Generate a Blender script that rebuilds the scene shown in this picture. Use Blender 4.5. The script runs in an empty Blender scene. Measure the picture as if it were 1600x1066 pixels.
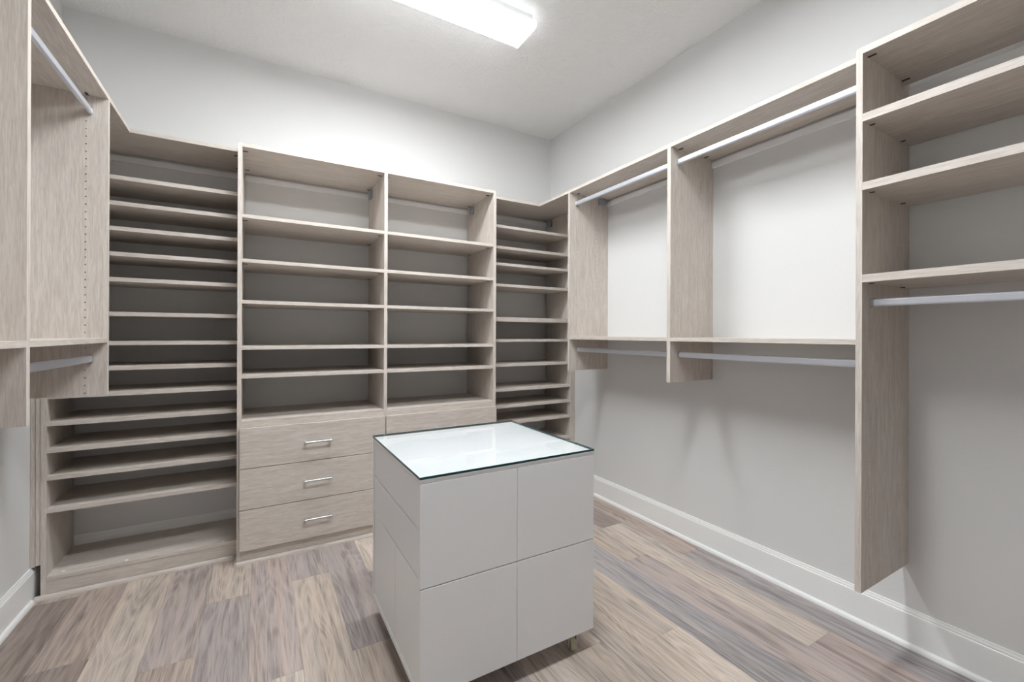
import bpy, bmesh, math, random
from mathutils import Vector, Matrix
random.seed(7)
scene = bpy.context.scene
C = scene.collection

# ------------------------------------------------------------------ camera
F_PX, YAW, PITCH, ROLL, CY, H = 681.71, 0.5258, -0.0006, 0.0037, 522.16, 1.22
cd = bpy.data.cameras.new('camera')
cam = bpy.data.objects.new('camera', cd); C.objects.link(cam); scene.camera = cam
fw = Vector((math.sin(YAW), math.cos(YAW), 0)); rt = Vector((math.cos(YAW), -math.sin(YAW), 0)); up = Vector((0, 0, 1))
fw, up = math.cos(PITCH)*fw - math.sin(PITCH)*up, math.cos(PITCH)*up + math.sin(PITCH)*fw
rt, up = math.cos(ROLL)*rt + math.sin(ROLL)*up, math.cos(ROLL)*up - math.sin(ROLL)*rt
M = Matrix((rt, up, -fw)).transposed().to_4x4(); M.translation = (0, 0, H)
cam.matrix_world = M
cd.sensor_width = 36; cd.sensor_fit = 'HORIZONTAL'; cd.lens = 36*F_PX/1600
cd.shift_y = -(533-CY)/1600; cd.clip_start = 0.02

# ------------------------------------------------------------------ world, light level
w = bpy.data.worlds.new('world'); scene.world = w; w.use_nodes = True
w.node_tree.nodes['Background'].inputs[0].default_value = (0, 0, 0, 1)
w.node_tree.nodes['Background'].inputs[1].default_value = 0.0
LAMP_STRENGTH = 48.0
vs = scene.view_settings
vs.view_transform = 'Standard'; vs.look = 'None'; vs.gamma = 1; vs.use_curve_mapping = False
vs.exposure = 0.1

# ------------------------------------------------------------------ materials
def srgb(r, g, b):
    f = lambda v: (v/255/12.92) if v/255 <= .04045 else ((v/255+.055)/1.055)**2.4
    return (f(r), f(g), f(b), 1)
def newmat(name):
    m = bpy.data.materials.new(name); m.use_nodes = True
    nt = m.node_tree; return m, nt, nt.nodes['Principled BSDF']
def N(nt, t, **kw):
    n = nt.nodes.new(t)
    for k, v in kw.items(): setattr(n, k, v)
    return n
def plain(name, col, rough=.5, metal=0., bump=0., bscale=100., coat=0.):
    m, nt, b = newmat(name)
    b.inputs['Base Color'].default_value = col; b.inputs['Roughness'].default_value = rough
    b.inputs['Metallic'].default_value = metal
    if coat: b.inputs['Coat Weight'].default_value = coat
    tc = N(nt, 'ShaderNodeTexCoord'); no = N(nt, 'ShaderNodeTexNoise')
    no.inputs['Scale'].default_value = bscale; no.inputs['Detail'].default_value = 3
    nt.links.new(tc.outputs['Object'], no.inputs['Vector'])
    mx = N(nt, 'ShaderNodeMixRGB', blend_type='MULTIPLY'); mx.inputs[0].default_value = .04
    mx.inputs[1].default_value = col; nt.links.new(no.outputs['Fac'], mx.inputs[2])
    nt.links.new(mx.outputs[0], b.inputs['Base Color'])
    if bump:
        bp = N(nt, 'ShaderNodeBump'); bp.inputs['Strength'].default_value = bump; bp.inputs['Distance'].default_value = .002
        nt.links.new(no.outputs['Fac'], bp.inputs['Height']); nt.links.new(bp.outputs[0], b.inputs['Normal'])
    return m
def wood(name, axis, dark, light, rough=.55):
    """pale oak laminate, grain along the given axis (0,1,2)"""
    m, nt, b = newmat(name)
    tc = N(nt, 'ShaderNodeTexCoord'); oi = N(nt, 'ShaderNodeObjectInfo')
    rn = N(nt, 'ShaderNodeVectorMath', operation='SCALE'); rn.inputs[0].default_value = (7.3, 5.1, 9.7)
    nt.links.new(oi.outputs['Random'], rn.inputs['Scale'])
    ad = N(nt, 'ShaderNodeVectorMath', operation='ADD')
    nt.links.new(tc.outputs['Object'], ad.inputs[0]); nt.links.new(rn.outputs[0], ad.inputs[1])
    def layer(across, along, detail, dist):
        mp = N(nt, 'ShaderNodeMapping'); s = [across]*3; s[axis] = along
        mp.inputs['Scale'].default_value = s; nt.links.new(ad.outputs[0], mp.inputs['Vector'])
        no = N(nt, 'ShaderNodeTexNoise'); no.inputs['Scale'].default_value = 1; no.inputs['Detail'].default_value = detail
        no.inputs['Distortion'].default_value = dist
        nt.links.new(mp.outputs[0], no.inputs['Vector']); return no.outputs['Fac']
    a = layer(300, 17, 3, .7); c = layer(46, 4.0, 3, 1.2)
    mx = N(nt, 'ShaderNodeMath', operation='MULTIPLY_ADD'); mx.inputs[1].default_value = .62
    m2 = N(nt, 'ShaderNodeMath', operation='MULTIPLY'); m2.inputs[1].default_value = .38
    nt.links.new(c, m2.inputs[0]); nt.links.new(a, mx.inputs[0]); nt.links.new(m2.outputs[0], mx.inputs[2])
    cr = N(nt, 'ShaderNodeValToRGB'); cr.color_ramp.elements[0].position = .36; cr.color_ramp.elements[1].position = .62
    cr.color_ramp.elements[0].color = dark; cr.color_ramp.elements[1].color = light
    nt.links.new(mx.outputs[0], cr.inputs[0]); nt.links.new(cr.outputs[0], b.inputs['Base Color'])
    b.inputs['Roughness'].default_value = rough
    bp = N(nt, 'ShaderNodeBump'); bp.inputs['Strength'].default_value = .12; bp.inputs['Distance'].default_value = .001
    nt.links.new(a, bp.inputs['Height']); nt.links.new(bp.outputs[0], b.inputs['Normal'])
    return m
WD, WL = srgb(189, 178, 169), srgb(213, 205, 197)
WOOD = [wood('oak_laminate_grain_%s' % 'xyz'[i], i, WD, WL) for i in range(3)]
EDGE = WOOD      # front edges are banded in the same laminate

def wall_mat(name, col, scale, strength):
    m, nt, b = newmat(name)
    b.inputs['Base Color'].default_value = col; b.inputs['Roughness'].default_value = .75
    tc = N(nt, 'ShaderNodeTexCoord'); no = N(nt, 'ShaderNodeTexNoise')
    no.inputs['Scale'].default_value = scale; no.inputs['Detail'].default_value = 4
    nt.links.new(tc.outputs['Object'], no.inputs['Vector'])
    cr = N(nt, 'ShaderNodeValToRGB'); cr.color_ramp.elements[0].position = .42; cr.color_ramp.elements[1].position = .6
    nt.links.new(no.outputs['Fac'], cr.inputs[0])
    bp = N(nt, 'ShaderNodeBump'); bp.inputs['Strength'].default_value = strength; bp.inputs['Distance'].default_value = .003
    nt.links.new(cr.outputs[0], bp.inputs['Height']); nt.links.new(bp.outputs[0], b.inputs['Normal'])
    return m
WALL = wall_mat('greige_wall_paint', srgb(219, 218.5, 218), 110, .06)
CEIL = wall_mat('knockdown_ceiling', srgb(235, 235, 235), 48, .6)
TRIM = plain('white_trim_paint', srgb(242, 242, 241), .35)
WHITE = plain('white_lacquer', srgb(236, 236, 237), .28)
RAILW = plain('white_rail', srgb(242, 242, 243), .4)
CHROME = plain('polished_chrome', srgb(225, 226, 228), .18, 1.)
NICKEL = plain('brushed_nickel', srgb(205, 205, 206), .38, .9)
ALU = plain('satin_aluminium', srgb(218, 221, 230), .38, .75)
GREYP = plain('grey_plastic', srgb(150, 155, 166), .5)
DARK = plain('dark_fitting', srgb(40, 32, 28), .6)
TYRE = plain('tan_caster_tread', srgb(176, 166, 142), .6)
HOUS = plain('white_enamel', srgb(235, 235, 235), .4)

def floor_mat():
    m, nt, b = newmat('vinyl_plank')
    L = nt.links.new
    tc = N(nt, 'ShaderNodeTexCoord'); oi = N(nt, 'ShaderNodeObjectInfo')
    rn = N(nt, 'ShaderNodeVectorMath', operation='SCALE'); rn.inputs[0].default_value = (13.3, 17.1, 3.7)
    L(oi.outputs['Random'], rn.inputs['Scale'])
    ad = N(nt, 'ShaderNodeVectorMath', operation='ADD'); L(tc.outputs['Object'], ad.inputs[0]); L(rn.outputs[0], ad.inputs[1])
    def noise(sc, detail, dist=0.):
        mp = N(nt, 'ShaderNodeMapping'); mp.inputs['Scale'].default_value = sc; L(ad.outputs[0], mp.inputs['Vector'])
        no = N(nt, 'ShaderNodeTexNoise'); no.inputs['Scale'].default_value = 1; no.inputs['Detail'].default_value = detail
        no.inputs['Distortion'].default_value = dist; L(mp.outputs[0], no.inputs['Vector']); return no
    fine = noise((210, 9, 1), 5, .3); mid = noise((26, 1.6, 1), 4, 1.0); big = noise((13, .8, 1), 3, .8)
    # cathedral figure: contour lines of a slow, stretched noise field
    fld = noise((9, 1.1, 1), 1, .4)
    def math_(op, a, bb):
        n = N(nt, 'ShaderNodeMath', operation=op)
        for i, v in enumerate((a, bb)):
            if isinstance(v, (int, float)): n.inputs[i].default_value = v
            else: L(v, n.inputs[i])
        return n.outputs[0]
    ring = math_('PINGPONG', math_('MULTIPLY', fld.outputs['Fac'], 26.0), 1.0)
    ring = math_('POWER', ring, 2.0)
    s = math_('ADD', math_('MULTIPLY', fine.outputs['Fac'], .42), math_('MULTIPLY', mid.outputs['Fac'], .50))
    s = math_('ADD', s, math_('MULTIPLY', ring, .09))
    cr = N(nt, 'ShaderNodeValToRGB'); cr.color_ramp.elements[0].position = .33; cr.color_ramp.elements[1].position = .64
    cr.color_ramp.elements[0].color = (.52, .51, .51, 1); cr.color_ramp.elements[1].color = (1.16, 1.16, 1.16, 1)
    e = cr.color_ramp.elements.new(.5); e.color = (.97, .97, .97, 1)
    L(s, cr.inputs[0])
    mu = N(nt, 'ShaderNodeMixRGB', blend_type='MULTIPLY'); mu.inputs[0].default_value = 1
    L(oi.outputs['Color'], mu.inputs[1]); L(cr.outputs[0], mu.inputs[2])
    # broad drifts of tan and blue grey along the board
    c2 = N(nt, 'ShaderNodeValToRGB'); c2.color_ramp.elements[0].position = .4; c2.color_ramp.elements[1].position = .62
    c2.color_ramp.elements[0].color = (.95, .962, .985, 1); c2.color_ramp.elements[1].color = (1.03, 1.005, .98, 1)
    L(big.outputs['Fac'], c2.inputs[0])
    m2 = N(nt, 'ShaderNodeMixRGB', blend_type='MULTIPLY'); m2.inputs[0].default_value = .9
    L(mu.outputs[0], m2.inputs[1]); L(c2.outputs[0], m2.inputs[2])
    # small dark knots
    vo = N(nt, 'ShaderNodeTexVoronoi'); mv = N(nt, 'ShaderNodeMapping'); mv.inputs['Scale'].default_value = (9, 2.6, 1)
    L(ad.outputs[0], mv.inputs['Vector']); L(mv.outputs[0], vo.inputs['Vector']); vo.inputs['Scale'].default_value = 1
    c3 = N(nt, 'ShaderNodeValToRGB'); c3.color_ramp.elements[0].position = .02; c3.color_ramp.elements[1].position = .13
    c3.color_ramp.elements[0].color = (.5, .47, .45, 1); c3.color_ramp.elements[1].color = (1, 1, 1, 1)
    L(vo.outputs['Distance'], c3.inputs[0])
    m3 = N(nt, 'ShaderNodeMixRGB', blend_type='MULTIPLY'); m3.inputs[0].default_value = .7
    L(m2.outputs[0], m3.inputs[1]); L(c3.outputs[0], m3.inputs[2])
    L(m3.outputs[0], b.inputs['Base Color']); b.inputs['Roughness'].default_value = .5
    bp = N(nt, 'ShaderNodeBump'); bp.inputs['Strength'].default_value = .25; bp.inputs['Distance'].default_value = .001
    L(fine.outputs['Fac'], bp.inputs['Height']); L(bp.outputs[0], b.inputs['Normal'])
    return m
PLANK = floor_mat()
SUB = plain('subfloor', srgb(60, 52, 46), .9)

def glass_mats():
    m, nt, b = newmat('clear_glass_face'); nt.nodes.remove(b)
    tr = N(nt, 'ShaderNodeBsdfTransparent'); tr.inputs[0].default_value = (.988, .996, .996, 1)
    gl = N(nt, 'ShaderNodeBsdfGlossy'); gl.inputs['Roughness'].default_value = .02
    mx = N(nt, 'ShaderNodeMixShader'); L = nt.links.new
    # Schlick reflectance, the same from above and below
    lw = N(nt, 'ShaderNodeLayerWeight'); lw.inputs['Blend'].default_value = .5
    pw = N(nt, 'ShaderNodeMath', operation='POWER'); pw.inputs[1].default_value = 5; L(lw.outputs['Facing'], pw.inputs[0])
    ma = N(nt, 'ShaderNodeMath', operation='MULTIPLY_ADD'); ma.inputs[1].default_value = .96; ma.inputs[2].default_value = .04
    L(pw.outputs[0], ma.inputs[0]); L(ma.outputs[0], mx.inputs[0]); L(tr.outputs[0], mx.inputs[1]); L(gl.outputs[0], mx.inputs[2])
    L(mx.outputs[0], nt.nodes['Material Output'].inputs['Surface'])
    e = plain('green_glass_edge', srgb(10, 52, 54), .12)
    a = plain('bright_glass_arris', srgb(150, 195, 195), .2)
    u, nt, b = newmat('clear_glass_underside'); nt.nodes.remove(b)
    tr = N(nt, 'ShaderNodeBsdfTransparent'); tr.inputs[0].default_value = (.985, .996, .997, 1)
    nt.links.new(tr.outputs[0], nt.nodes['Material Output'].inputs['Surface'])
    return m, e, a, u
GFACE, GEDGE, GARRIS, GUNDER = glass_mats()

def lamp_mat():
    m, nt, b = newmat('lit_acrylic_diffuser'); L = nt.links.new
    b.inputs['Base Color'].default_value = (.9, .9, .9, 1); b.inputs['Roughness'].default_value = .4
    # two tubes behind the acrylic: a slightly weaker band along the middle
    tc = N(nt, 'ShaderNodeTexCoord'); sx = N(nt, 'ShaderNodeSeparateXYZ'); L(tc.outputs['Object'], sx.inputs[0])
    ab = N(nt, 'ShaderNodeMath', operation='ABSOLUTE'); L(sx.outputs['Y'], ab.inputs[0])
    cr = N(nt, 'ShaderNodeMapRange'); cr.inputs['From Min'].default_value = 0; cr.inputs['From Max'].default_value = .035
    cr.inputs['To Min'].default_value = .8; cr.inputs['To Max'].default_value = 1.0
    L(ab.outputs[0], cr.inputs['Value'])
    # prismatic lens: the flat bottom throws most of the light, the sides and ends only glow
    ge = N(nt, 'ShaderNodeNewGeometry'); sn = N(nt, 'ShaderNodeSeparateXYZ'); L(ge.outputs['True Normal'], sn.inputs[0])
    dn = N(nt, 'ShaderNodeMapRange'); dn.inputs['From Min'].default_value = -.9; dn.inputs['From Max'].default_value = -.3
    dn.inputs['To Min'].default_value = LAMP_STRENGTH; dn.inputs['To Max'].default_value = LAMP_STRENGTH*.06
    L(sn.outputs['Z'], dn.inputs['Value'])
    ml = N(nt, 'ShaderNodeMath', operation='MULTIPLY'); L(dn.outputs[0], ml.inputs[1])
    L(cr.outputs[0], ml.inputs[0]); L(ml.outputs[0], b.inputs['Emission Strength'])
    b.inputs['Emission Color'].default_value = (.94, .98, 1.0, 1)
    return m
LAMP = lamp_mat()

# ------------------------------------------------------------------ helpers
def wloc(o):
    v = Vector((0, 0, 0))
    while o: v += o.location; o = o.parent
    return v
def link(name, me, loc, parent):
    o = bpy.data.objects.new(name, me); C.objects.link(o)
    o.parent = parent; o.location = Vector(loc) - (wloc(parent) if parent else Vector())
    return o
def tag(o, label=None, cat=None, group=None, kind=None):
    if label: o['label'] = label
    if cat: o['category'] = cat
    if group: o['group'] = group
    if kind: o['kind'] = kind
    return o
def thing(name, label, cat, loc, group=None):
    o = bpy.data.objects.new(name, None); C.objects.link(o); o.location = loc; o.empty_display_size = .1
    return tag(o, label, cat, group)
def box(name, x, y, z, mat, parent=None, bevel=0., edge=None, edir=None):
    """x,y,z = (lo,hi) world ranges; edge = material for faces looking along edir"""
    c = Vector(((x[0]+x[1])/2, (y[0]+y[1])/2, (z[0]+z[1])/2)); d = Vector((x[1]-x[0], y[1]-y[0], z[1]-z[0]))
    bm = bmesh.new(); bmesh.ops.create_cube(bm, size=1)
    for v in bm.verts: v.co = Vector((v.co.x*d.x, v.co.y*d.y, v.co.z*d.z))
    bm.normal_update()
    if bevel: bmesh.ops.bevel(bm, geom=list(bm.edges), offset=bevel, segments=1, affect='EDGES')
    bm.normal_update()
    me = bpy.data.meshes.new(name); me.materials.append(mat)
    if edge:
        me.materials.append(edge); e = Vector(edir)
        for f in bm.faces:
            if f.normal.dot(e) > .5: f.material_index = 1
    bm.to_mesh(me); bm.free()
    return link(name, me, c, parent)
def prism(name, pts, axis, lo, hi, mat, parent=None, smooth=False):
    """extrude a closed 2-D outline along a world axis; pts are the two other world axes in order"""
    o = [i for i in range(3) if i != axis]
    ca = sum(p[0] for p in pts)/len(pts); cb = sum(p[1] for p in pts)/len(pts); cc = (lo+hi)/2
    def P(a, b, t):
        v = [0, 0, 0]; v[o[0]] = a-ca; v[o[1]] = b-cb; v[axis] = t-cc; return v
    bm = bmesh.new()
    A = [bm.verts.new(P(a, b, lo)) for a, b in pts]; B = [bm.verts.new(P(a, b, hi)) for a, b in pts]
    n = len(pts)
    for i in range(n):
        f = bm.faces.new((A[i], A[(i+1) % n], B[(i+1) % n], B[i])); f.smooth = smooth
    bm.faces.new(A[::-1]); bm.faces.new(B)
    bmesh.ops.recalc_face_normals(bm, faces=bm.faces)
    me = bpy.data.meshes.new(name); me.materials.append(mat); bm.to_mesh(me); bm.free()
    loc = [0, 0, 0]; loc[o[0]] = ca; loc[o[1]] = cb; loc[axis] = cc
    return link(name, me, loc, parent)
def oval(ca, cb, wa, hb, n=8):
    """stadium outline: half width wa, half height hb"""
    pts = []; s = hb-wa
    for i in range(n+1):
        t = math.pi*i/n; pts.append((ca+wa*math.cos(t), cb+s+wa*math.sin(t)))
    for i in range(n+1):
        t = math.pi+math.pi*i/n; pts.append((ca+wa*math.cos(t), cb-s+wa*math.sin(t)))
    return pts

# ------------------------------------------------------------------ room
XR, XL, YB, YF, ZC = 2.218, -0.894, 3.1554, -1.6, 2.932
ZT = 2.225; TH = .019
def struct(o): return tag(o, kind='structure')
fl = struct(box('floor', (XL-.1, XR+.1), (YF-.1, YB+.1), (-.1, -.006), SUB))
struct(box('ceiling', (XL-.1, XR+.1), (YF-.1, YB+.1), (ZC, ZC+.1), CEIL))
struct(box('wall_back', (XL-.1, XR+.1), (YB, YB+.1), (0, ZC), WALL))
OX0, OX1, OZ = -.25, 1.65, 2.35      # cased doorway behind the camera, its leaf closed
def joined(name, boxes, mat):
    bm = bmesh.new()
    for x, y, z in boxes:
        r = bmesh.ops.create_cube(bm, size=1)
        for v in r['verts']:
            v.co = Vector((x[0]+(v.co.x+.5)*(x[1]-x[0]), y[0]+(v.co.y+.5)*(y[1]-y[0]), z[0]+(v.co.z+.5)*(z[1]-z[0])))
    me = bpy.data.meshes.new(name); me.materials.append(mat); bm.to_mesh(me); bm.free()
    return link(name, me, (0, 0, 0), None)
struct(joined('wall_front', [((XL-.1, OX0), (YF-.1, YF), (0, ZC)), ((OX1, XR+.1), (YF-.1, YF), (0, ZC)), ((OX0, OX1), (YF-.1, YF), (OZ, ZC))], WALL))
struct(joined('door_1', [((OX0-.07, OX0+.012), (YF-.1, YF+.015), (0, OZ)), ((OX1-.012, OX1+.07), (YF-.1, YF+.015), (0, OZ)), ((OX0-.07, OX1+.07), (YF-.1, YF+.015), (OZ-.012, OZ+.07)),
    ((OX0+.012, OX1-.012), (YF-.06, YF-.02), (0, OZ-.012))], TRIM))
struct(box('wall_left', (XL-.1, XL), (YF, YB), (0, ZC), WALL))
struct(box('wall_right', (XR, XR+.1), (YF, YB), (0, ZC), WALL))

# floor planks, laid along the room
PWID, X0 = .1725, -.718
tones = dict(
    dark=srgb(153, 139, 132), tan=srgb(191, 177, 165), brown=srgb(179, 163, 153), grey=srgb(169, 158, 154),
    greige=srgb(192, 178, 166), light=srgb(204, 190, 178), blue=srgb(169, 162, 161), pink=srgb(182, 165, 158), mid=srgb(180, 166, 160))
# per row: joint positions from far to near, with the tone of each plank (far first)
rows = {
    -1: ([2.75, 1.55], ['mid', 'dark', 'brown']), 0: ([2.205, 1.01], ['brown', 'dark', 'tan']),
    1: ([1.72, .52], ['tan', 'greige', 'mid']), 2: ([2.02, .82], ['mid', 'brown', 'light']),
    3: ([2.385, 1.19], ['tan', 'grey', 'brown']), 4: ([1.75, .55], ['mid', 'light', 'grey']),
    5: ([2.40, 1.205], ['grey', 'greige', 'dark']), 6: ([1.757, .56], ['grey', 'tan', 'mid']),
    7: ([2.3, 1.1], ['light', 'grey', 'brown']), 8: ([2.6, 1.4], ['mid', 'tan', 'grey']), 9: ([2.2, 1.0], ['grey', 'light', 'tan']),
    10: ([2.5, 1.32], ['tan', 'light', 'tan']), 11: ([2.0, .8], ['greige', 'tan', 'light']),
    12: ([2.42, 1.228], ['mid', 'tan', 'light']), 13: ([2.3, .55], ['grey', 'blue', 'tan']),
    14: ([1.722, .53], ['tan', 'mid', 'blue']), 15: ([2.09, .895], ['dark', 'light', 'pink']),
    16: ([1.62, .42], ['brown', 'blue', 'dark']), 17: ([2.1, .9], ['mid', 'grey', 'tan'])}
for k in range(-1, 18):
    a, b = max(X0+k*PWID, XL), min(X0+(k+1)*PWID, XR)
    if b-a < .003: continue
    js, ts = rows[k]
    ys = [YB] + js
    while ys[-1] > YF+1.3: ys.append(ys[-1]-1.195)
    ys.append(YF); names = list(ts)
    while len(names) < len(ys)-1: names.append(random.choice(list(tones)))
    for i in range(len(ys)-1):
        p = box('plank', (a+.0003, b-.0003), (ys[i+1]+.0003, ys[i]-.0003), (-.006, 0), PLANK, fl)
        t = tones[names[i]]; j = random.uniform(.95, 1.05)
        p.color = (t[0]*j, t[1]*j, t[2]*j, 1)

# baseboards: moulded profile, plus the quarter-round shoe at the floor
ZBB = .150
def base_profile(sign, x):
    # (offset from wall, z)
    pr = [(0, 0), (.013, 0), (.013, ZBB-.028), (.0125, ZBB-.020), (.010, ZBB-.017), (.010, ZBB-.012), (.007, ZBB-.006), (.006, ZBB), (0, ZBB)]
    return [(x+sign*a, b) for a, b in pr]
def shoe_profile(sign, x):
    pr = [(0, 0)] + [(.013*math.cos(t), .020*math.sin(t)) for t in [i*math.pi/12 for i in range(7)]]
    return [(x+sign*a, b) for a, b in pr]
struct(prism('baseboard_right', base_profile(-1, XR), 1, YF, YB, TRIM))
struct(prism('baseboard_left', base_profile(1, XL), 1, YF, YB, TRIM))
struct(prism('baseboard_back', base_profile(-1, YB), 0, XL+.013, XR-.013, TRIM))
struct(prism('baseboard_front', base_profile(1, YF), 0, OX1+.071, XR-.013, TRIM))
struct(prism('trim_1', shoe_profile(-1, XR-.013), 1, YF+.013, 2.80, TRIM))
struct(prism('trim_2', shoe_profile(1, XL+.013), 1, YF+.013, 2.775, TRIM))

# ------------------------------------------------------------------ closet parts
XRF, XLF, YBF, YDF = 1.865, -.552, 2.797, 2.701      # front planes: right, left, back, drawer tower
def holes(panel, face_axis, pos, cols, zs, sign, r=.0028):
    """bore shelf-pin holes into the near face of a panel: the face is rebuilt with openings,
    and the bores (8-sided, 11 mm deep) are one sub-part"""
    o = wloc(panel); me = panel.data; y = pos-o.y; s = .006
    bm = bmesh.new(); bm.from_mesh(me)
    old = [f for f in bm.faces if f.normal.y < -.9]
    xa, xb = min(v.co.x for v in bm.verts), max(v.co.x for v in bm.verts)
    za, zb = min(v.co.z for v in bm.verts), max(v.co.z for v in bm.verts)
    bmesh.ops.delete(bm, geom=old, context='FACES_ONLY')
    def face(b, pts, flip=False):
        f = b.faces.new([b.verts.new(p) for p in pts]); f.normal_update()
        return f
    def rect(x0, x1, z0, z1):
        if x1-x0 > 1e-6 and z1-z0 > 1e-6: face(bm, [(x0, y, z0), (x1, y, z0), (x1, y, z1), (x0, y, z1)])
    hb = bmesh.new(); d = .011; x = xa
    zl = sorted(z-o.z for z in zs)
    for c in sorted(c-o.x for c in cols):
        rect(x, c-s, za, zb); x = c+s; z = za
        for zc in zl:
            rect(c-s, c+s, z, zc-s); z = zc+s
            t = [math.pi/4*i for i in range(8)]
            q = [(c+r*math.cos(a), zc+r*math.sin(a)) for a in t]
            m = [(c+s*max(-1, min(1, 1.5*math.cos(a))), zc+s*max(-1, min(1, 1.5*math.sin(a)))) for a in t]
            for i in range(8):
                k = (i+1) % 8
                face(bm, [(q[i][0], y, q[i][1]), (m[i][0], y, m[i][1]), (m[k][0], y, m[k][1]), (q[k][0], y, q[k][1])])
                face(hb, [(q[i][0], y, q[i][1]), (q[k][0], y, q[k][1]), (q[k][0], y+d, q[k][1]), (q[i][0], y+d, q[i][1])])
            face(hb, [(a, y+d, b) for a, b in q])
        rect(c-s, c+s, z, zb)
    rect(x, xb, za, zb)
    bm.to_mesh(me); bm.free()
    hm = bpy.data.meshes.new('pin_holes'); hm.materials.append(WOOD[2]); hb.to_mesh(hm); hb.free()
    h = link('pin_holes', hm, o, panel); h['kind'] = 'stuff'
def zseq(lo, hi, anchor, skip=()):
    p = .0313; out = []; z = anchor
    while z-p > lo: z -= p
    while z < hi:
        if all(abs(z-s) > d for s, d in skip): out.append(z)
        z += p
    return out
def rod(parent, axis, x, z, lo, hi):
    """oval hanging rod with a chromed cup at each end"""
    r = prism('hanging_rod', oval(x, z, .0075, .015), axis, lo, hi, ALU, parent, False)
    for a, b in ((lo, lo+.012), (hi-.012, hi)):
        cup = [(px, pz) for px, pz in oval(x, z-.001, .0105, .0185)]
        prism('rod_bracket', cup, axis, a, b, CHROME, r)
    return r
def cams(shelf, pts, axis, k=1.):
    """dark knock-down fittings let into the underside of a shelf: short bars next to the side panels"""
    for x, y, z in pts:
        d = (.012*k, .004*k) if axis == 0 else (.004*k, .012*k)
        box('cam_fitting', (x-d[0], x+d[0]), (y-d[1], y+d[1]), (z-.0025, z+.001), DARK, shelf)
def bracket(parent, x, y, z):
    b = box('rail_bracket', x, y, z, GREYP, parent, .004)
    return b

# ---- hanging unit on the left wall
u = thing('hanging_unit', 'wall-hung oak unit on the left wall with vertical panels, one upper and one lower rod', 'closet unit', (-.72, 1.7, .962))
BL = .962
p1 = box('side_panel', (XL, XLF), (2.448, 2.468), (BL-.003, ZT-TH), WOOD[2], u, 0, EDGE[2], (1, 0, 0))
p0 = box('side_panel', (XL, XLF), (1.706, 1.727), (BL, ZT-TH), WOOD[2], u, 0, EDGE[2], (1, 0, 0))
pz = box('side_panel', (XL, XLF), (.93, .95), (BL, ZT-TH), WOOD[2], u, 0, EDGE[2], (1, 0, 0))
ts = box('top_shelf', (XL, XLF), (.93, YBF), (ZT-TH, ZT), WOOD[1], u, 0, EDGE[1], (1, 0, 0))
cams(ts, [(-.617, 2.436, ZT-TH), (-.617, 1.739, ZT-TH), (-.83, 2.436, ZT-TH)], 1)
for a, b in ((.95, 1.706), (1.727, 2.448)):
    box('shelf', (XL, XLF), (a, b), (1.179, 1.197), WOOD[1], u, 0, EDGE[1], (1, 0, 0))
    if a > 1: rod(u, 1, -.609, 2.142, a, b); rod(u, 1, -.605, 1.112, a, b)
    box('wall_rail', (XL, XL+.014), (a, b), (2.160, 2.192), RAILW, u, .001)
holes(p1, 1, 2.448, (-.6215, -.83), zseq(.97, 2.2, 2.0969, ((2.142, .03), (1.188, .016), (1.112, .022))), -1)
holes(p0, 1, 1.706, (-.6215, -.83), zseq(.97, 2.2, 2.0969, ((2.142, .03), (1.188, .016), (1.112, .022))), -1)

# ---- shoe shelves in the left corner
u = thing('corner_shelf_unit', 'tall unit of thirteen close-set shoe shelves in the left corner beside the drawer tower', 'closet shelves', (-.48, 2.97, 0))
XA, XB = -.839, -.0985
box('side_panel', (-.857, XA), (YBF, YB-.014), (0, ZT-TH), WOOD[2], u, 0, EDGE[2], (0, -1, 0))
t = box('top_shelf', (XL, XB), (YBF+.001, YB), (ZT-TH, ZT), WOOD[0], u, 0, EDGE[0], (0, -1, 0))
cams(t, [(XB-.012, 2.862, ZT-TH), (XB-.012, 3.08, ZT-TH)], 0)
for z in (1.987, 1.862, 1.739, 1.615, 1.491, 1.323, 1.180, 1.058, .934, .809, .686, .560, .410):
    box('shelf', (XA, XB), (YBF+.002, YB), (z-TH-.001, z), WOOD[0], u, 0, EDGE[0], (0, -1, 0))
box('bottom_shelf', (XA, XB), (YBF+.002, YB-.014), (.080, .098), WOOD[0], u, 0, WOOD[0], (0, -1, 0))
box('kick_plate', (XA, XB), (YBF+.004, YBF+.022), (.0, .079), WOOD[0], u)
prism('shoe_molding', shoe_profile(-1, YBF), 0, -.875, XB-.014, WOOD[0], u)
prism('shoe_molding', shoe_profile(-1, -.0985), 1, 2.688, YBF-.014, WOOD[1], u)
box('filler_strip', (XL+.001, -.876), (YBF+.006, YBF+.024), (.152, .957), WOOD[2], u)
box('filler_strip', (-.8745, -.8575), (YBF+.003, YBF+.024), (.158, .957), WOOD[2], u)
for px, py in ((-.79, 2.83), (-.56, 2.815), (-.16, 2.81)):
    box('screw_cap', (px-.006, px+.006), (py-.006, py+.006), (.098, .0995), TRIM, u, .0006)
box('wall_rail', (-.839, XB), (YB-.014, YB), (2.160, 2.192), RAILW, u, .001)

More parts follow.
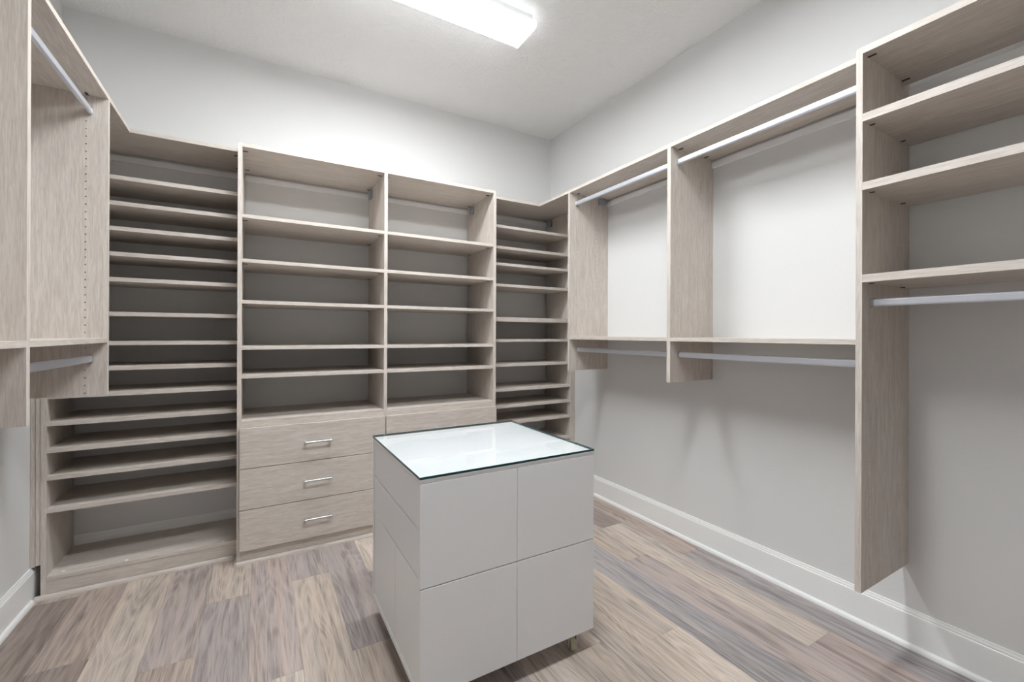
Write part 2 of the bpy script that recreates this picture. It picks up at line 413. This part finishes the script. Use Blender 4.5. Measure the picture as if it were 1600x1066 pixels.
# ---- drawer tower
u = thing('drawer_tower', 'two-bay pale oak tower with open shelves above drawers with bar handles', 'closet unit', (.67, 2.93, 0))
cols = ((-.098, -.078), (.662, .682), (1.416, 1.437))
for a, b in cols:
    box('side_panel', (a, b), (YDF, YB-.014), (0, ZT), WOOD[2], u, 0, EDGE[2], (0, -1, 0))
HZ = (.6155, .401, .1865)
for a, b in ((-.078, .662), (.682, 1.416)):
    t = box('top_shelf', (a, b), (YDF+.0005, YB), (ZT-TH, ZT), WOOD[0], u, 0, EDGE[0], (0, -1, 0))
    cams(t, [(a+.012, 2.768, ZT-TH), (a+.013, 3.082, ZT-TH), (b-.012, 2.768, ZT-TH), (b-.012, 3.082, ZT-TH)], 0)
    for z in (1.851, 1.615, 1.3965, 1.152, 1.0):
        s = box('shelf', (a, b), (YDF+.001, YB), (z-TH, z), WOOD[0], u, 0, EDGE[0], (0, -1, 0))
        if z > 1.3: cams(s, [(a+.012, 2.768, z-TH), (b-.012, 2.768, z-TH), (b-.012, 3.082, z-TH)], 0)
    box('counter_shelf', (a, b), (YDF+.001, YB), (.737, .756), WOOD[0], u, 0, EDGE[0], (0, -1, 0))
    box('drawer_rail', (a, b), (YDF+.001, YDF+.02), (.7205, .737), WOOD[0], u, 0, EDGE[0], (0, -1, 0))
    box('wall_rail', (a, b), (YB-.014, YB), (2.160, 2.192), RAILW, u, .001)
    bracket(u, (b-.020, b), (3.02, 3.075), (2.135, 2.192))
    fa, fb = (-.085, .6685) if a < 0 else (.6735, 1.4335)
    for (z0, z1), hz in zip(((.508, .7195), (.292, .5045), (.076, .2885)), HZ):
        d = box('drawer', (fa, fb), (YDF-.019, YDF), (z0, z1), WOOD[0], u, .001)
        hx = (fa+fb)/2; yh = YDF-.019
        h = box('handle', (hx-.071, hx+.071), (yh-.033, yh-.025), (hz-.005, hz+.005), NICKEL, d, .0012)
        for sx in (-.064, .064):
            box('handle_post', (hx+sx-.005, hx+sx+.005), (yh-.026, yh), (hz-.005, hz+.005), NICKEL, d)
    box('kick_plate', (a, b), (YDF+.002, YDF+.02), (0, .075), WOOD[0], u)
prism('shoe_molding', shoe_profile(-1, YDF), 0, -.098, 1.437, WOOD[0], u)

# ---- shoe shelves in the right corner
u = thing('corner_shelf_unit', 'narrow unit of shoe shelves in the corner between drawer tower and right hanging unit', 'closet shelves', (1.8, 2.97, 0))
XA, XB = 1.437, 2.166
box('side_panel', (XB, 2.186), (YBF, YB-.014), (0, ZT-TH), WOOD[2], u, 0, EDGE[2], (0, -1, 0))
t = box('top_shelf', (XA, XR), (YBF+.001, YB), (ZT-TH, ZT), WOOD[0], u, 0, EDGE[0], (0, -1, 0))
for z in (2.020, 1.866, 1.744, 1.590, 1.346, 1.184, 1.002, .820, .697, .575, .405, .22):
    th = .032 if abs(z-1.346) < .001 else TH+.001
    box('shelf', (XA, XB), (YBF+.002, YB), (z-th, z), WOOD[0], u, 0, EDGE[0], (0, -1, 0))
box('kick_plate', (XA, XB), (YBF+.004, YBF+.022), (.0, .079), WOOD[0], u)
box('bottom_shelf', (XA, XB), (YBF+.002, YB-.014), (.080, .098), WOOD[0], u)
box('filler_strip', (2.1875, 2.2155), (YBF+.004, YBF+.022), (.152, .968), WOOD[2], u)
box('wall_rail', (XA, XB), (YB-.014, YB), (2.160, 2.192), RAILW, u, .001)
bracket(u, (XB-.020, XB), (3.05, 3.11), (2.14, 2.195))

# ---- hanging unit on the right wall
u = thing('hanging_unit', 'two-bay wall-hung unit with upper and lower silver rods on the wall right of the corner', 'closet unit', (2.04, 1.6, .97))
BR = .970
yA, yBp, yC = (2.42, 2.44), (1.562, 1.5845), .7215
pa = box('side_panel', (XRF, XR-.001), yA, (BR, ZT-TH), WOOD[2], u, 0, EDGE[2], (-1, 0, 0))
pb = box('side_panel', (XRF, XR-.001), yBp, (BR, ZT-TH), WOOD[2], u, 0, EDGE[2], (-1, 0, 0))
ts = box('top_shelf', (XRF, XR), (yC, YBF), (ZT-TH, ZT), WOOD[1], u, 0, EDGE[1], (-1, 0, 0))
cams(ts, [(1.93, yA[0]-.012, ZT-TH), (1.93, yBp[0]-.012, ZT-TH), (2.14, yBp[0]-.012, ZT-TH)], 1)
for a, b in ((yC, yBp[0]), (yBp[1], yA[0])):
    s = box('shelf', (XRF, XR), (a, b), (1.187, 1.206), WOOD[1], u, 0, EDGE[1], (-1, 0, 0))
    rod(u, 1, 1.917, 2.136, a, b); rod(u, 1, 1.929, 1.116, a, b)
    box('wall_rail', (XR-.014, XR), (a, b), (2.160, 2.192), RAILW, u, .001)
bracket(u, (2.12, 2.185), (yA[0]-.020, yA[0]), (2.157, 2.202))
hz = zseq(.985, 2.2, 2.0969, ((2.136, .035), (1.196, .016), (1.116, .022)))
holes(pa, 1, yA[0], (1.924, 2.108), hz, -1, .0022); holes(pb, 1, yBp[0], (1.926, 2.108), hz, -1, .0022)

# ---- open shelf and long-hang unit on the right wall
u = thing('shelf_unit', 'open oak shelf unit with four thick shelves above a long-hang rod and deep side panel', 'closet unit', (2.03, .3, .325))
XC = 1.816; BC = .322
pc = box('side_panel', (XC, XR-.001), (.7025, yC), (BC, ZT), WOOD[2], u, 0, EDGE[2], (-1, 0, 0))
box('side_panel', (XC, XR-.001), (-.25, -.23), (BC, ZT), WOOD[2], u, 0, EDGE[2], (-1, 0, 0))
t = box('top_shelf', (XC, XR-.022), (-.23, .7025), (ZT-TH-.003, ZT), WOOD[1], u, 0, EDGE[1], (-1, 0, 0))
cams(t, [(1.855, .690, ZT-TH-.003), (2.142, .690, ZT-TH-.003)], 1)
for z in (1.993, 1.754, 1.4325):
    s = box('shelf', (XC+.0005, XR-.004), (-.23, .7025), (z-.027, z), WOOD[1], u, 0, EDGE[1], (-1, 0, 0))
    cams(s, [(1.87, .694, z-.027), (2.13, .694, z-.027)], 1, .6)
rod(u, 1, 1.884, 1.337, -.23, .7025)
box('wall_rail', (XR-.014, XR), (-.23, .7025), (2.160, 2.190), RAILW, u, .001)
holes(pc, 1, .7025, (1.880, 2.136), zseq(.35, 2.19, .4887, ((1.98, .03), (1.74, .03), (1.42, .03), (1.337, .025))), -1, .0019)

# ------------------------------------------------------------------ island on casters
u = thing('island_cabinet', 'white panelled island cabinet on casters standing in the middle of the floor', 'cabinet', (.78, 1.625, 0))
ix, iy, iz = (.432, 1.128), (1.305, 1.945), (.08, .768)
body = box('carcass', (ix[0]+.024, ix[1]-.019), (iy[0]+.019, iy[1]-.019), (.100, .752), WHITE, u)
box('top_board', ix, iy, (.7565, iz[1]), WHITE, u, .0008)
box('bottom_board', (ix[0], ix[1]-.019), (iy[0]+.019, iy[1]-.019), (iz[0], .099), WHITE, u, .0008)
g = .0011; sx, sz = .782, .4275
for (a, b) in ((ix[0], sx-g*.4), (sx+g*.4, ix[1])):
    for (c, d) in ((iz[0], sz-g), (sz+g, .7555)):
        box('front_panel', (a, b), (iy[0], iy[0]+.018), (c, d), WHITE, u, .0018)
box('end_panel', ix, (iy[1]-.018, iy[1]), (iz[0], .7555), WHITE, u, .001)
box('side_panel', (ix[1]-.018, ix[1]), (iy[0]+.019, iy[1]-.019), (iz[0], .7555), WHITE, u, .001)
ya, yb = iy[0]+.0195, iy[1]-.0195
for z0, z1 in ((.6065, .7545), (.4535, .6035)):
    box('drawer', (ix[0]+.003, ix[0]+.021), (ya, yb), (z0, z1), WHITE, u, .0028)
for a, b in ((ya, 1.5955), (1.5985, yb)):
    box('door', (ix[0]+.003, ix[0]+.021), (a, b), (.101, .4505), WHITE, u, .0028)
def caster(x, y, a):
    wc = .03
    bm = bmesh.new()
    bmesh.ops.create_cone(bm, cap_ends=True, segments=24, radius1=.031, radius2=.031, depth=.021)
    bmesh.ops.bevel(bm, geom=[e for e in bm.edges if abs(e.verts[0].co.z-e.verts[1].co.z) < 1e-6], offset=.003, segments=2, affect='EDGES')
    bmesh.ops.rotate(bm, verts=bm.verts, matrix=Matrix.Rotation(math.pi/2, 3, 'Y'))
    bmesh.ops.rotate(bm, verts=bm.verts, matrix=Matrix.Rotation(a, 3, 'Z'))
    me = bpy.data.meshes.new('caster'); me.materials.append(TYRE); bm.to_mesh(me); bm.free()
    wh = link('caster', me, (x, y, .031), u)
    R = Matrix.Rotation(a, 3, 'Z')
    for s in (-1, 1):
        fork = prism('fork_plate', [(-.016, .018), (.016, .018), (.024, .076), (-.024, .076)], 0, s*.0150-.0012, s*.0150+.0012, CHROME, None)
        for v in fork.data.vertices: v.co = R @ (v.co + Vector((s*.0150, 0, 0)))
        fork.parent = wh; fork.location = Vector((0, 0, fork.location.z-.031))
    box('mounting_plate', (x-.024, x+.024), (y-.024, y+.024), (.0755, .0795), CHROME, wh)
    return wh
for x in (ix[0]+.075, ix[1]-.075):
    for y in (iy[0]+.042, iy[1]-.042): caster(x, y, -.35)

# glass sheet lying on the island
bm = bmesh.new(); bmesh.ops.create_cube(bm, size=1)
gx, gy, gz = (ix[0]-.002, ix[1]-.002), (iy[0]-.002, iy[1]+.002), (.7686, .7776)
for v in bm.verts: v.co = Vector((v.co.x*(gx[1]-gx[0]), v.co.y*(gy[1]-gy[0]), v.co.z*(gz[1]-gz[0])))
bmesh.ops.bevel(bm, geom=[e for e in bm.edges if abs(e.verts[0].co.z-e.verts[1].co.z) < 1e-6], offset=.0005, segments=1, affect='EDGES')
bm.normal_update()
me = bpy.data.meshes.new('glass_top')
for m in (GFACE, GEDGE, GARRIS, GUNDER): me.materials.append(m)
for f in bm.faces:
    f.material_index = (0 if f.normal.z > 0 else 3) if abs(f.normal.z) > .95 else (1 if abs(f.normal.z) < .1 else 2)
bm.to_mesh(me); bm.free()
go = link('glass_top', me, (sum(gx)/2, sum(gy)/2, sum(gz)/2), None)
tag(go, 'clear glass sheet with dark green edge lying on top of the white island', 'glass sheet')

# ------------------------------------------------------------------ ceiling lights
def light(y, label, tail='', group=None):
    xa, xb = .055, 1.275
    t = thing('ceiling_light'+tail, label, 'light', (.665, y, ZC-.075), group)
    zb = ZC-.072
    prism('housing', [(y-.085, ZC-.035), (y+.085, ZC-.035), (y+.085, ZC), (y-.085, ZC)], 0, xa+.012, xb-.012, HOUS, t)
    lens = [(y-.090, zb), (y+.090, zb), (y+.103, zb+.010), (y+.103, zb+.028), (y+.092, zb+.040), (y-.092, zb+.040), (y-.103, zb+.028), (y-.103, zb+.010)]
    prism('diffuser'+tail, lens, 0, xa+.008, xb-.008, LAMP, t)
    cap = [(y-.092, zb-.001), (y+.092, zb-.001), (y+.105, zb+.009), (y+.105, zb+.029), (y+.093, zb+.042), (y-.093, zb+.042), (y-.105, zb+.029), (y-.105, zb+.009)]
    for a, b in ((xa, xa+.0085), (xb-.0085, xb)): prism('end_cap'+tail, cap, 0, a, b, LAMP, t)
    return t
light(2.055, 'long white wraparound ceiling light above the floor between island and drawer tower')
light(.90, 'long white wraparound ceiling light over the near side of the island', '_offscreen')
